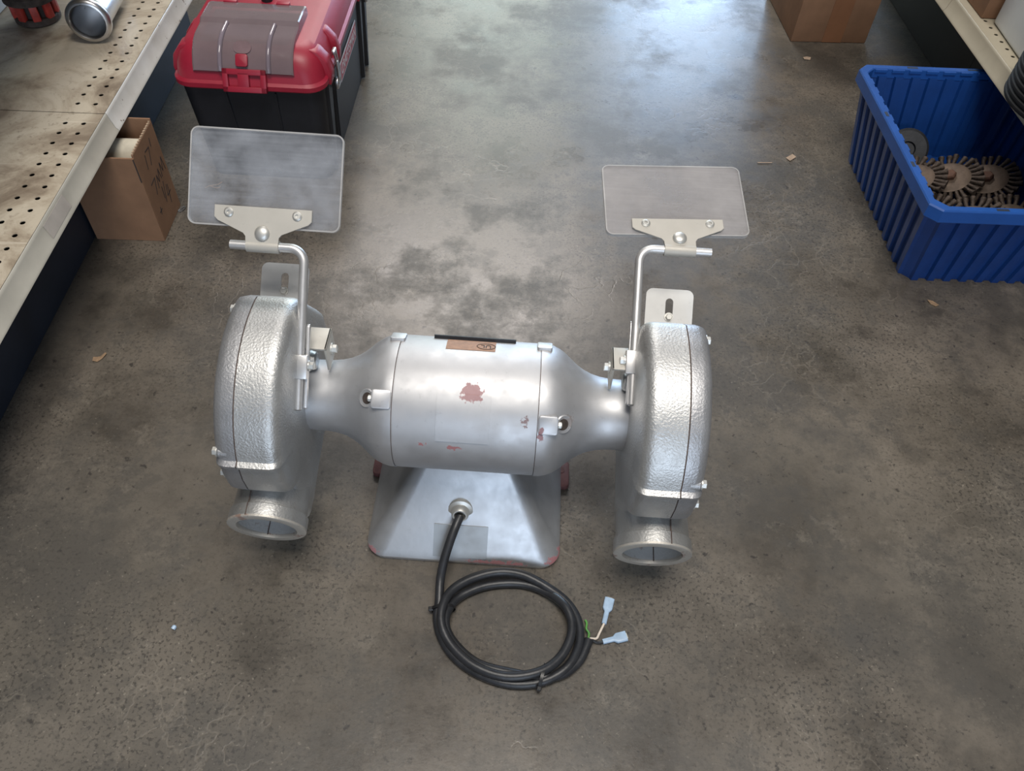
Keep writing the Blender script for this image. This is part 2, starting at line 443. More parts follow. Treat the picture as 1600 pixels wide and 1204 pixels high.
def shelf_unit(side, y0, y1, hole0, nh, P, zd, xf, xk, depth, label, rails='rail', deckm='deck', kickm='kick', patch=(), uppers=()):
    """xf: x of the front edge of the deck, xk: x of the recessed kick plate; side -1: deck runs to -x, +1: to +x"""
    s = side
    t = empty('gondola_shelf', (0, 0, 0), S_ROT); tag(t, label, 'shelf', 'low perforated shop shelves')
    X = lambda d: xf + s * d
    hr = .0050; rw = .0362
    g = .0008
    bm = nb()
    def rect(a, b, c, d): quad(bm, min(X(a), X(b)), max(X(a), X(b)), c, d, zd)
    r1 = .0105; r2 = r1 + 2 * rw
    rect(0, r1, y0 + g, y1 - g); rect(r2, depth, y0 + g, y1 - g)
    ya, yb = hole0 - P / 2, hole0 + P * (nh - .5)
    if ya > y0 + g: rect(r1, r2, y0 + g, ya)
    if yb < y1 - g: rect(r1, r2, yb, y1 - g)
    for r in range(2):
        for k in range(nh):
            a, b = X(r1 + rw * r), X(r1 + rw * (r + 1))
            hole_strip(bm, min(a, b), max(a, b), ya + P * k, ya + P * (k + 1), zd, hr, .0014)
    fin(bm, 'deck', deckm, t, False)
    bm = nb(); box(bm, X(depth / 2 + .001), (y0 + y1) / 2, zd - .030, depth - .004, y1 - y0 - 2 * g, .012); fin(bm, 'hole_shade_sheet', 'kickr', t, False)  # black sheet added under the perforations so the holes look dark
    # sloped price rail in front: face, small curls at top and bottom
    bm = nb()
    zt, zb = zd, zd - .038
    prof = [(0.0005, zt - .003), (-.002, zt + .0013), (-.0035, zt + .0005), (-.005, zt - .005), (-.0125, zb + .006), (-.0160, zb + .003), (-.0170, zb - .001), (-.0150, zb - .003), (-.009, zb + .000), (0.0005, zb + .004)]
    ring = lambda y: [Vector((X(d), y, z)) for d, z in prof]
    loft(bm, [ring(y0 + g), ring(y1 - g)])
    rail = fin(bm, 'price_rail', rails, t, True, 50)
    for (pa, pb) in patch:
        bm = nb()
        pp = [(-.0052, zt - .005), (-.0127, zb + .0063), (-.0133, zb + .0065), (-.0058, zt - .0048)]
        loft(bm, [[Vector((X(d), y, z)) for d, z in pp] for y in (pa, pb)])
        fin(bm, 'tape_strip', 'plate_tape', rail, False)
    bm = nb()
    box(bm, xk + s * .009, (y0 + y1) / 2, (zb - .004) / 2, .018, y1 - y0 - 2 * g, zb - .006)
    fin(bm, 'kick_plate', kickm, t, False)
    xb = X(depth)
    if s < 0 and y0 < 1:
        bm = nb(); box(bm, X(depth / 2 + .040), y0 + .010, (zb - .008) / 2, depth - .12, .018, zb - .010); fin(bm, 'end_panel', kickm, t, False)
    bm = nb(); box(bm, xb + s * .012, (y0 + y1) / 2, .80, .020, y1 - y0 - 2 * g, 1.60); fin(bm, 'back_panel', 'backgrey', t, False)
    bm = nb(); box(bm, xb - s * .004, (y0 + y1) / 2, zd + .018, .010, y1 - y0 - 2 * g, .034, .002); fin(bm, 'back_rail', 'white', t, False)
    for z, dp in uppers:  # unseen upper shelves, added to shade the sides of the aisle
        bm = nb(); box(bm, xb - s * dp / 2, (y0 + y1) / 2, z, dp, y1 - y0 - 2 * g, .030, .003); fin(bm, 'unseen_upper_deck', 'cream', t, False)
    return t
M['plate_tape'] = simple('greyed_label_strip', (.40, .36, .32), .5, 0, .12, 20)
M['backgrey'] = simple('shadow_grey_back_panel', (.10, .10, .10), .6)  # dark tone stands in for the shadow above the back rail
M['railw'] = M['rail']
LU = ((.70, .33), (1.10, .33), (1.50, .33))
RU = ((.72, .42), (1.12, .42), (1.52, .42))
shelf_unit(-1, .630, 1.436, 1.399 - 20 * .0341, 21, .0341, .273, -.801, -.897, .375, 'stained cream perforated low shelf, the nearer section left of the grinder', rails='raily', patch=[(1.09, 1.18)], uppers=LU)
shelf_unit(-1, 1.436, 2.243, 1.470, 22, .0341, .273, -.801, -.897, .375, 'stained cream perforated low shelf section holding the red ring and the metal pipe', uppers=LU)
shelf_unit(1, 1.262, 2.087, 1.299, 22, .0347, .290, 1.176, 1.306, .46, 'cream low shelf section over the blue bin, under the white box', rails='creamr', deckm='creamr', kickm='kickr', uppers=RU)
shelf_unit(1, 2.087, 2.912, 2.121, 22, .0347, .290, 1.176, 1.306, .46, 'cream low shelf section at far right beyond the brown carton', rails='creamr', deckm='creamr', kickm='kickr', uppers=RU)

# ---------------------------------------------------------------- bench grinder
G = empty('bench_grinder', (-.0633, .7374, 0), -.0093)
tag(G, 'silver double-wheel bench grinder with clear eye shields and dust exhaust ports', 'grinder')
def mp(t, a, r): return Vector((t, -r * math.cos(a), ZA + r * math.sin(a)))
# base: low pyramid with rounded corners
bm = nb()
secs = [(.000, .157, .142, .030), (.010, .160, .144, .032), (.016, .158, .141, .032), (.022, .153, .136, .032), (.055, .131, .109, .026), (.110, .096, .067, .020), (.150, .072, .040, .016), (.185, .060, .034, .016)]
loft(bm, [[Vector((x, y, z)) for x, y in rrect(hx, hy, r, 6)] for z, hx, hy, r in secs])
base = fin(bm, 'base', 'basem', G, True, 28)
for sx in (-1, 1):
    bm = nb()
    lug = [(-.022, -.026), (.020, -.026), (.020, .026), (-.022, .026)]
    prism(bm, rrect(.022, .028, .008, 3), .012, Matrix.Translation((sx * .152, .040, 0)), .002)
    lathe(bm, [(0, .006), (.0005, .006)], (sx * .160, .046, .0121), (0, 0, 1), 12)
    fin(bm, 'mounting_lug', 'lugred', base)
# plain metal plate on the front face of the base
fs = Vector((0, -.027, -.022 + .055)); 
f_dn = (Vector((0, -.136, .022)) - Vector((0, -.109, .055))).normalized()
f_n = Vector((1, 0, 0)).cross(-f_dn).normalized()
if f_n.z < 0: f_n = -f_n
bm = nb()
mt = basis(Vector((-.004, -.1225, .0385)) + f_n * .0004, (1, 0, 0), -f_dn, f_n)
prism(bm, rrect(.044, .028, .001, 1), .0012, mt)
fin(bm, 'name_plate', 'plate', base)
# cord bushing
bm = nb()
bo = Vector((-.0065, -.0885, .080))
lathe(bm, [(-.006, .020), (.002, .020), (.003, .017), (.004, .0145), (.012, .0138), (.0155, .0115), (.0155, .0095), (.006, .009)], bo, f_n * .75 + Vector((0, -.5, -.1)), 24)
fin(bm, 'cord_bushing', 'steel', base)
# motor shell and end bells
bm = nb()
prof = [(-.1025, .0985), (-.1025, .1), (-.1, .1004), (.1, .1004), (.1025, .1), (.1025, .0985)]
lathe(bm, prof, (0, 0, ZA), (1, 0, 0), 96)
shell = fin(bm, 'motor_shell', 'motor', G)
for sx in (-1, 1):
    bm = nb()
    prof = [(.1035, .098), (.1035, .1012), (.112, .1008), (.122, .0985), (.132, .0940), (.142, .0870), (.151, .0790), (.160, .0715), (.170, .0650), (.182, .0595), (.195, .0560), (.210, .0540), (.246, .0535)]
    lathe(bm, prof, (0, 0, ZA), (sx, 0, 0), 80)
    bell = fin(bm, 'end_bell', 'bell', G, True, 40)
    bm = nb(); lathe(bm, [(.1015, .0994), (.104, .0994)], (0, 0, ZA), (sx, 0, 0), 80)
    fin(bm, 'seam', 'seam', bell)
    # through-bolt boss with its pocket, on the camera side and a tab on top
    a0 = math.radians(52 if sx < 0 else 40)
    rad = Vector((0, -math.cos(a0), math.sin(a0))); tang = Vector((0, math.sin(a0), math.cos(a0)))
    bm = nb()
    mt = basis(mp(sx * .1180, a0, .0900), (sx, 0, 0), tang, rad)
    prism(bm, rrect(.014, .0135, .004, 3), .0135, mt, .0015)
    fin(bm, 'bolt_boss', 'bell', bell)
    bm = nb()
    pa = rad * .85 + Vector((sx * .5, 0, 0))
    lathe(bm, [(-.012, .0140), (.0004, .0140), (.0018, .0125), (.0014, .0110)], mp(sx * .1400, a0, .0880), tuple(pa), 22)
    pk = fin(bm, 'bolt_pocket', 'bell', bell)
    bm = nb()
    lathe(bm, [(0, .0085), (.0006, .0085)], mp(sx * .1385, a0, .0880) + pa.normalized() * .0016, tuple(pa), 16)
    fin(bm, 'pocket_hole_shade', 'rustdark', pk)  # dark disc painted for the shaded hole in the pocket
    bm = nb()
    lathe(bm, [(0, .005), (.004, .005), (.0055, .003)], mp(sx * .1325, a0, .095), (sx, 0, 0), 8)
    fin(bm, 'bolt_end', 'steel', bell)
    a1 = math.radians(118)
    rad = Vector((0, -math.cos(a1), math.sin(a1))); tang = Vector((0, math.sin(a1), math.cos(a1)))
    bm = nb()
    prism(bm, rrect(.011, .012, .003, 3), .008, basis(mp(sx * .108, a1, .0965), (sx, 0, 0), tang, rad), .001)
    fin(bm, 'bolt_boss', 'bell', bell)
def curved_patch(name, t0, t1, a0, a1, r, th, mat, parent, n=12):
    bm = nb(); rings = []
    for k in range(n + 1):
        a = math.radians(a0 + (a1 - a0) * k / n)
        rings.append([mp(t0, a, r), mp(t1, a, r), mp(t1, a, r + th), mp(t0, a, r + th)])
    loft(bm, rings)
    return fin(bm, name, mat, parent)
curved_patch('painted_over_plate', -.040, .036, 20, 60, .1003, .0016, 'motor', shell)
stk = curved_patch('rating_sticker', -.036, .036, 104, 122, .1004, .0006, 'orange', shell)
a = math.radians(111)
rad = Vector((0, -math.cos(a), math.sin(a))); tang = Vector((0, math.sin(a), math.cos(a)))
text_mesh('sticker_letters', 'UL', .013, basis(mp(.022, a, .1013), (-1, 0, 0), -tang, rad), 'ink', stk, .0002)
bm = nb()
ring = [mp(.022 + .0135 * math.cos(q), a + .085 * math.sin(q), .1013) for q in [2 * PI * k / 28 for k in range(28)]]
tube(bm, ring, .0005, 4, True, True); fin(bm, 'sticker_ring', 'ink', stk)
text_mesh('sticker_print', 'SER 7MOTOR', .006, basis(mp(-.014, a, .1013), (-1, 0, 0), -tang, rad), 'ink', stk, .0002) if False else None
bm = nb()
a = math.radians(125)
rad = Vector((0, -math.cos(a), math.sin(a))); tang = Vector((0, math.sin(a), math.cos(a)))
prism(bm, rrect(.061, .0025, .002, 2), .007, basis(mp(.004, a, .0985), (1, 0, 0), tang, rad))
fin(bm, 'black_gasket_strip', 'blackpl', shell)

# wheel housings
RH = .169
def hprof():
    p = []
    p.append((-.128, .050)); p.append((-.119, .0634)); p.append((-.055, .150))
    for k in range(26):
        a = math.radians(103 - (103 - 17) * k / 25)
        p.append((RH * math.cos(a), RH * math.sin(a)))
    p += [(.1690, .0460), (.1690, .0415), (.1635, .0395), (.1655, .010), (.1620, -.020), (.1500, -.042), (.128, -.058), (.128, -.120), (.125, -.165), (.10, -.160), (.05, -.142), (.0, -.128), (-.05, -.120), (-.10, -.098), (-.135, -.045)]
    return p
HP = hprof()
def hring(t, k, off=0.0): return [Vector((t, -b * k, ZA + z * k)) for b, z in HP]
def housing(sx, rod0, rod1, alpha, shield_rot, shield_mat):
    h = None
    bm = nb()
    secs = [(.2365, .72), (.2385, .84), (.2405, .915), (.2440, .962), (.2490, .987), (.2550, .998), (.2620, 1.0), (.2990, 1.0)]
    loft(bm, [hring(sx * t, k) for t, k in secs])
    h = fin(bm, 'wheel_housing', 'cast', G, True, 38)
    bm = nb(); loft(bm, [hring(sx * .2985, .990), hring(sx * .3015, .990)])
    fin(bm, 'seam_gasket', 'seam', h)
    bm = nb()
    secs = [(.3010, .998), (.3160, .998), (.3240, .985), (.3290, .955), (.3310, .92), (.3315, .80)]
    loft(bm, [hring(sx * t, k) for t, k in secs])
    lathe(bm, [(.328, .080), (.334, .078), (.338, .062), (.346, .052), (.349, .040), (.350, .001)], (0, 0, ZA), (sx, 0, 0), 40)
    cv = fin(bm, 'outer_cover', 'cover', h, True, 38)
    # bolts around the cover, each on a small ear
    for b, z in ((RH * math.cos(math.radians(98)) * .97, RH * math.sin(math.radians(98)) * .97), (RH * math.cos(math.radians(20)), RH * math.sin(math.radians(20))), (.160, .006)):
        q = Vector((0, -b * .945, ZA + z * .945))
        bm = nb(); lathe(bm, [(.312, .0095), (.3245, .0095), (.3265, .008)], q, (sx, 0, 0), 18); fin(bm, 'bolt_ear', 'cover', h)
        bm = nb(); hexbolt(bm, q + Vector((sx * .3265, 0, 0)), (sx, 0, 0), .0062, .0080); fin(bm, 'hex_bolt', 'steel', h)
    # exhaust port
    ax = Vector((0, -math.cos(.20), -math.sin(.20)))
    po = Vector((sx * .290, -.172, .129))
    bm = nb()
    R = .0595
    lathe(bm, [(-.085, .050), (-.060, .0535), (-.036, .0545), (-.023, .0550), (-.0215, .0582), (-.004, .0586)], po, ax, 48, True, False)
    pt = fin(bm, 'exhaust_port', 'port', h, True, 40)
    bm = nb()
    lathe(bm, [(-.004, .0586), (-.001, .0584), (0, .0570), (0, .0450), (-.003, .0440), (-.006, .0440)], po, ax, 48, False, False)
    fin(bm, 'port_lip', 'ring', pt, True, 40)
    bm = nb()
    lathe(bm, [(-.006, .0440), (-.045, .0435), (-.070, .038), (-.075, .001)], po, ax, 40, False, False)
    fin(bm, 'port_bore', 'bore', pt, True, 40)
    # parting line of the two casting halves: across the outside and inside of the port
    u = Vector((1, 0, 0)); vv = ax.cross(u).normalized()
    if vv.z < 0: vv = -vv
    for rr, h0, h1, sgn, xx in ((.0588, -.0215, -.003, 1, sx * .018), (.0564, -.040, -.0215, 1, sx * .018), (.0436, -.055, -.004, -1, sx * .010)):
        zz = math.sqrt(rr * rr - xx * xx) * sgn
        bm = nb()
        tube(bm, [po + u * xx + vv * zz + ax * h0, po + u * xx + vv * zz + ax * h1], .0009, 5)
        fin(bm, 'parting_line', 'seam', pt)
    # spark guard tab with slot, standing radially on the top of the housing
    a = math.radians(141)
    e = Vector((0, -math.cos(a), math.sin(a))); n = Vector((0, -math.sin(a), -math.cos(a)))
    if n.z < 0: n = -n
    bm = nb()
    cx = sx * .2935
    outer = rrect(.036, .034, .010, 5, 0, .162)
    # plate with slot: two halves around the slot keep it simple and watertight
    sw, s0, s1 = .0058, .150, .176
    slot = [(sw, s0)] + [(sw * math.cos(q), s1 + sw * math.sin(q)) for q in [PI * k / 8 for k in range(9)]] + [(-sw, s0)]
    right = [(0.0, .128), (.036, .128), (.036, .186)] + [(.026 + .010 * math.cos(q), .186 + .010 * math.sin(q)) for q in [PI / 2 * k / 5 for k in range(1, 6)]] + [(0.0, .196)]
    right += [(sw * math.cos(q), s1 + sw * math.sin(q)) for q in [PI / 2 - PI / 2 * k / 4 for k in range(5)]] + [(sw, s0), (0.0, s0 - .004)]
    mt = basis(Vector((cx, 0, ZA)) - n * .001, (1, 0, 0), e, n)
    prism(bm, right, .003, mt)
    prism(bm, [(-x, y) for x, y in right][::-1], .003, mt)
    fin(bm, 'spark_guard_tab', 'tab', h, True, 30)
    bm = nb(); hexbolt(bm, Vector((cx, 0, ZA)) + e * .1535 + n * .002, n, .005, .006)
    fin(bm, 'hex_bolt', 'steel', h)
    # boss where the rod clamp is bolted, and tool rest channel in front
    bm = nb(); lathe(bm, [(.224, .010), (.226, .013), (.240, .017)], (0, .010, .312), (sx, 0, 0), 20)
    fin(bm, 'clamp_boss', 'cast', h)
    tr = nb()
    y0, y1, zt, zb = .000, .042, .350, .303
    box(tr, sx * .2210, (y0 + y1) / 2, zt - .002, .034, y1 - y0, .004, .0012)
    box(tr, sx * .2060, (y0 + y1) / 2, (zt + zb) / 2, .004, y1 - y0, zt - zb, .0012)
    rest = fin(tr, 'tool_rest_channel', 'bracket', h, True, 30)
    bm = nb(); hexbolt(bm, (sx * .2040, .022, .328), (-sx, 0, 0), .0062, .009)
    fin(bm, 'hex_bolt', 'steel', rest)
    # shield rod: leans away over the wheel, then turns outward
    r0_, r1_ = Vector((sx * .2345, *rod0)), Vector((sx * .2345, *rod1))
    d = (r1_ - r0_).normalized()
    rr = .0064; br = .020
    pth = [r0_ + d * .001]
    pth += [r0_, r0_ + (r1_ - r0_) * .5, r1_ - d * br]
    for k in range(1, 8):
        q = PI / 2 * k / 8
        pth.append(r1_ - d * br + d * br * math.sin(q) + Vector((sx, 0, 0)) * br * (1 - math.cos(q)))
    end = Vector((sx * .337, r1_.y, r1_.z))
    pth += [r1_ + Vector((sx * br, 0, 0)), end]
    pth[0] = r0_ - d * .002
    bm = nb(); tube(bm, pth, [rr * .6] + [rr] * (len(pth) - 1), 14)
    rod = fin(bm, 'shield_rod', 'rod', G, True, 50)
    # slotted flat bar next to the rod and the clamp around both
    nrm = Vector((-sx, 0, 0)); sd = d.cross(Vector((1, 0, 0))).normalized()
    if sd.z < 0: sd = -sd
    bm = nb()
    mt = basis(r0_ + Vector((-sx * .0075, 0, 0)), tuple(d), tuple(sd), tuple(d.cross(sd)))
    prism(bm, rrect(.060, .0045, .0042, 4, .060, -.004), .004, mt, .0008)
    fin(bm, 'slotted_bar', 'rod', rod)
    bm = nb()
    cpos = r0_ + d * .060 + Vector((-sx * .004, 0, 0))
    mt = basis(cpos, tuple(d), tuple(sd), tuple(d.cross(sd)))
    box(bm, 0, 0, 0, .034, .0165, .0160, .002, 2, mt)
    fin(bm, 'rod_clamp', 'rod', rod)
    bm = nb(); hexbolt(bm, cpos + Vector((-sx * .0078, 0, 0)) + d * .002 - sd * .002, (-sx, 0, 0), .0058, .008); fin(bm, 'hex_bolt', 'steel', rod)
    # eye shield on its bracket
    e = Vector((0, math.cos(alpha), math.sin(alpha))); n = Vector((0, -math.sin(alpha), math.cos(alpha)))
    ctr = Vector((sx * .2915, r1_.y, r1_.z))
    ex = Vector((1, 0, 0)) * math.cos(shield_rot) + e * math.sin(shield_rot); ey = e * math.cos(shield_rot) - Vector((1, 0, 0)) * math.sin(shield_rot)
    mt = basis(ctr, tuple(ex), tuple(ey), tuple(n))
    sh = nb()
    prism(sh, rrect(.103, .0640, .009, 5, 0, .0905), .0045, mt @ Matrix.Translation((0, 0, -.0005)))
    shield = fin(sh, 'eye_shield', shield_mat, G, True, 30)
    bm = nb()
    oo, ii = rrect(.1050, .0660, .011, 6, 0, .0905), rrect(.1031, .0641, .0091, 6, 0, .0905)
    for zz in ((-.001, .0045),):
        rings = []
        for pts, z in ((oo, zz[0]), (oo, zz[1]), (ii, zz[1]), (ii, zz[0]), (oo, zz[0])):
            rings.append([mt @ Vector((x, y, z)) for x, y in pts])
        loft(bm, rings, False, False)
    fin(bm, 'shield_rim', 'shieldedge', shield)
    bm = nb()
    poly = [(-.067, .052), (.067, .052), (.067, .036), (.062, .031), (.026, .0165), (.0225, .012), (.0225, -.003), (-.0225, -.003), (-.0225, .012), (-.026, .0165), (-.062, .031), (-.067, .036)]
    prism(bm, poly[::-1], .0022, mt @ Matrix.Translation((0, 0, .0055)), .0005, 1)
    br_ = fin(bm, 'shield_bracket', 'bracket', shield, True, 30)
    bm = nb()
    lathe(bm, [(-.0225, .0088), (.0225, .0088), (.0225, .0060)], ctr, (1, 0, 0), 20)
    fin(bm, 'bracket_sleeve', 'bracket', shield)
    bm = nb()
    lathe(bm, [(.0, .0105), (.002, .0102), (.004, .0082), (.0052, .005), (.0056, .001)], mt @ Vector((0, .0165, .0077)), tuple(n), 24)
    fin(bm, 'domed_rivet', 'steel', shield)
    for x in (-.047, .047):
        bm = nb(); lathe(bm, [(0, .0068), (.0012, .0066), (.0026, .0045), (.0026, .0022), (.0008, .0020), (.0008, .0001)], mt @ Vector((x, .043, .0077)), tuple(n), 18)
        rv = fin(bm, 'eyelet_rivet', 'steel', shield)
    return h
housing(-1, (-.075, .305), (.083, .462), math.radians(43), 0.0, 'shieldL')
housing(1, (-.036, .317), (.148, .448), math.radians(12), .065, 'shieldR')

# power cord: leaves the bushing, coiled on the floor, bare wires at the end
CORD = [(-0.0064, -0.0986, 0.078), (-0.012, -0.1154, 0.074), (-0.0192, -0.1369, 0.062), (-0.0262, -0.1613, 0.045), (-0.03, -0.1864, 0.028), (-0.0286, -0.2195, 0.018), (-0.0293, -0.2424, 0.01), (-0.0189, -0.2721, 0.009), (0.0058, -0.3022, 0.009), (0.0446, -0.3246, 0.009), (0.0931, -0.3354, 0.009), (0.1404, -0.3285, 0.012), (0.176, -0.3054, 0.016), (0.1927, -0.2683, 0.012), (0.1909, -0.2318, 0.01), (0.1724, -0.2013, 0.01), (0.1406, -0.1823, 0.018), (0.1017, -0.166, 0.022), (0.0633, -0.1633, 0.022), (0.0221, -0.1764, 0.022), (-0.0084, -0.1993, 0.024), (-0.0212, -0.2287, 0.028), (-0.0199, -0.2587, 0.026), (-0.0011, -0.2889, 0.022), (0.0362, -0.3173, 0.022), (0.0828, -0.3293, 0.022), (0.1298, -0.321, 0.024), (0.16, -0.299, 0.022), (0.177, -0.2683, 0.022), (0.1797, -0.2376, 0.022), (0.1684, -0.2122, 0.022), (0.1412, -0.1882, 0.012), (0.107, -0.1761, 0.009), (0.0708, -0.1766, 0.009), (0.0333, -0.1865, 0.01), (-0.0006, -0.2084, 0.012), (-0.0144, -0.2383, 0.02), (-0.0114, -0.2658, 0.02), (0.0104, -0.289, 0.009), (0.0434, -0.3102, 0.009), (0.0922, -0.3197, 0.01), (0.1355, -0.3241, 0.012), (0.1688, -0.316, 0.012), (0.193, -0.2943, 0.01), (0.2038, -0.2718, 0.01), (0.2078, -0.2604, 0.01)]
bm = nb(); tube(bm, cr_path(CORD, 6), .0072, 12)
cord = fin(bm, 'power_cord', 'rubber', G, True, 60)
for (cx, cy, ang, w_, hgt) in ((-.021, -.228, .15, .026, .024), (.1375, -.323, 1.35, .026, .026)):
    bm = nb()
    u = Vector((math.cos(ang), math.sin(ang), 0)); v = Vector((-math.sin(ang), math.cos(ang), 0))
    path = [Vector((cx, cy, hgt * .52)) + u * (w_ * .72 * math.cos(q)) + Vector((0, 0, 1)) * (hgt * .62 * math.sin(q)) for q in [2 * PI * k / 20 for k in range(20)]]
    rings = [[p + v * .0024 + (p - Vector((cx, cy, hgt * .52))).normalized() * .0008, p - v * .0024 + (p - Vector((cx, cy, hgt * .52))).normalized() * .0008, p - v * .0024, p + v * .0024] for p in path]
    loft(bm, rings + [[q.copy() for q in rings[0]]], False, False)
    box(bm, 0, 0, 0, .008, .007, .006, .001, 1, basis(Vector((cx, cy, hgt * .5)) - u * (w_ * .74) + Vector((0, 0, .004)), tuple(u), tuple(v), (0, 0, 1)))
    fin(bm, 'cable_tie', 'blacktie', cord)
def wire(pts, r, mat):
    bm = nb(); tube(bm, cr_path(pts, 6), r, 8); return fin(bm, 'wire', mat, cord, True, 60)
wire([(0.2066, -.2640, .010), (0.2072, -0.2570, 0.013), (0.2077, -0.2507, 0.012), (0.2044, -0.2418, 0.006), (0.2053, -0.2326, 0.005), (0.2032, -0.2268, 0.004)], .0018, 'green')
wire([(0.2078, -.2640, .010), (0.2093, -0.2592, 0.011), (0.2200, -0.2561, 0.006), (0.2251, -0.2463, 0.004), (0.2338, -0.2276, 0.004)], .0019, 'whitew')
wire([(0.2090, -.2640, .010), (0.2126, -0.2604, 0.010), (0.2216, -0.2623, 0.006), (0.2307, -0.2605, 0.005)], .0019, 'rubber')
def terminal(p0, p1):
    p0, p1 = Vector(p0), Vector(p1); d = (p1 - p0); ln = d.length; d.normalize()
    side = Vector((0, 0, 1)).cross(d).normalized()
    bm = nb()
    rings = []
    for t, w2, h2 in ((0, .0038, .0034), (.46, .0040, .0036), (.56, .0070, .0034), (.60, .0078, .0036), (1.0, .0080, .0036)):
        rings.append([p0 + d * ln * t + side * x + Vector((0, 0, y)) for x, y in rrect(w2, h2, min(w2, h2) * .7, 4)])
    loft(bm, rings)
    t = fin(bm, 'spade_terminal', 'terminal', cord, True, 40)
    bm = nb()
    box(bm, 0, 0, 0, .003, .0088, .0026, .0004, 1, basis(p0 + d * (ln + .0006), tuple(d), tuple(side), (0, 0, 1)))
    fin(bm, 'metal_insert', 'tin', t)
terminal((0.2325, -0.2305, 0.0042), (0.2425, -0.1880, 0.0042))
terminal((0.2300, -0.2600, 0.0045), (0.2668, -0.2480, 0.0045))

# ---------------------------------------------------------------- tool box
tb_o = S(-.550, 1.588)
T = empty('tool_box', tb_o, .012)
tag(T, 'black tool box with red lid and smoky clear organiser cover, behind the left eye shield', 'tool box')
def rr3(hx, y0, y1, r, z, seg=6): return [Vector((x, y, z)) for x, y in rrect(hx, (y1 - y0) / 2, r, seg, 0, (y0 + y1) / 2)]
bm = nb()
loft(bm, [rr3(.143, .030, .640, .030, .0), rr3(.146, .026, .644, .032, .006), rr3(.158, .012, .656, .034, .236), rr3(.158, .012, .656, .034, .246)])
body = fin(bm, 'body', 'blackpl', T, True, 30)
def trib(y0, y1, dx0, dx1, zt=.236, mat='blackpl'):
    bm = nb()
    loft(bm, [[Vector((.142, y0 + .012, .004)), Vector((.142 + dx0, y0 + .018, .004)), Vector((.142 + dx0, y1 - .018, .004)), Vector((.142, y1 - .012, .004))],
              [Vector((.156, y0, zt)), Vector((.156 + dx1, y0 + .006, zt)), Vector((.156 + dx1, y1 - .006, zt)), Vector((.156, y1, zt))]])
    return fin(bm, 'side_rib', mat, body, False)
trib(.050, .098, .010, .008); trib(.118, .150, .012, .009); trib(.480, .520, .012, .009); trib(.545, .590, .012, .009)
for x in (-.048, .048):
    bm = nb()
    loft(bm, [[Vector((x - .002, .032, .01)), Vector((x + .002, .032, .01)), Vector((x + .002, .026, .01)), Vector((x - .002, .026, .01))],
              [Vector((x * 1.15 - .002, .014, .236)), Vector((x * 1.15 + .002, .014, .236)), Vector((x * 1.15 + .002, .008, .236)), Vector((x * 1.15 - .002, .008, .236))]])
    fin(bm, 'front_rib', 'blackpl', body, False)
# lid
bm = nb()
loft(bm, [rr3(.164, .004, .664, .040, .243), rr3(.168, .000, .668, .042, .247), rr3(.168, .000, .668, .042, .257), rr3(.162, .006, .662, .042, .262), rr3(.160, .011, .657, .044, .280), rr3(.153, .022, .646, .046, .303), rr3(.141, .038, .630, .046, .318), rr3(.122, .056, .612, .040, .325)])
lid = fin(bm, 'lid', 'redpl', T, True, 28)
# raised shoulders on the lid edge either side of the latches
for ya, yb in ((.052, .092), (.150, .180), (.450, .480), (.555, .590)):
    for sx in (-1, 1):
        bm = nb()
        P_ = [(.172, .236), (.175, .262), (.168, .290), (.150, .312), (.130, .318), (.130, .250)]
        loft(bm, [[Vector((sx * x, y, z)) for x, z in P_] for y in (ya, yb)])
        bmesh.ops.bevel(bm, geom=list(bm.edges), offset=.004, segments=2, affect='EDGES', profile=.5)
        fin(bm, 'lid_shoulder', 'redpl', lid, True, 40)
pm = basis((-.002, .0045, .266), (1, 0, 0), (0, .42, .9), (0, -.9, .42))
bm = nb()
prism(bm, rrect(.047, .024, .004, 2), .002, pm)
fp = fin(bm, 'front_pull', 'redpl', lid)
for cx_, cy_, sx_, sy_ in ((-.041, 0, .012, .048), (.041, 0, .012, .048), (0, .018, .094, .012), (0, -.018, .094, .012), (-.002, .002, .024, .030)):
    bm = nb(); box(bm, cx_, cy_, .006, sx_, sy_, .010, .0015, 2, pm); fin(bm, 'pull_bar', 'redpl', fp)
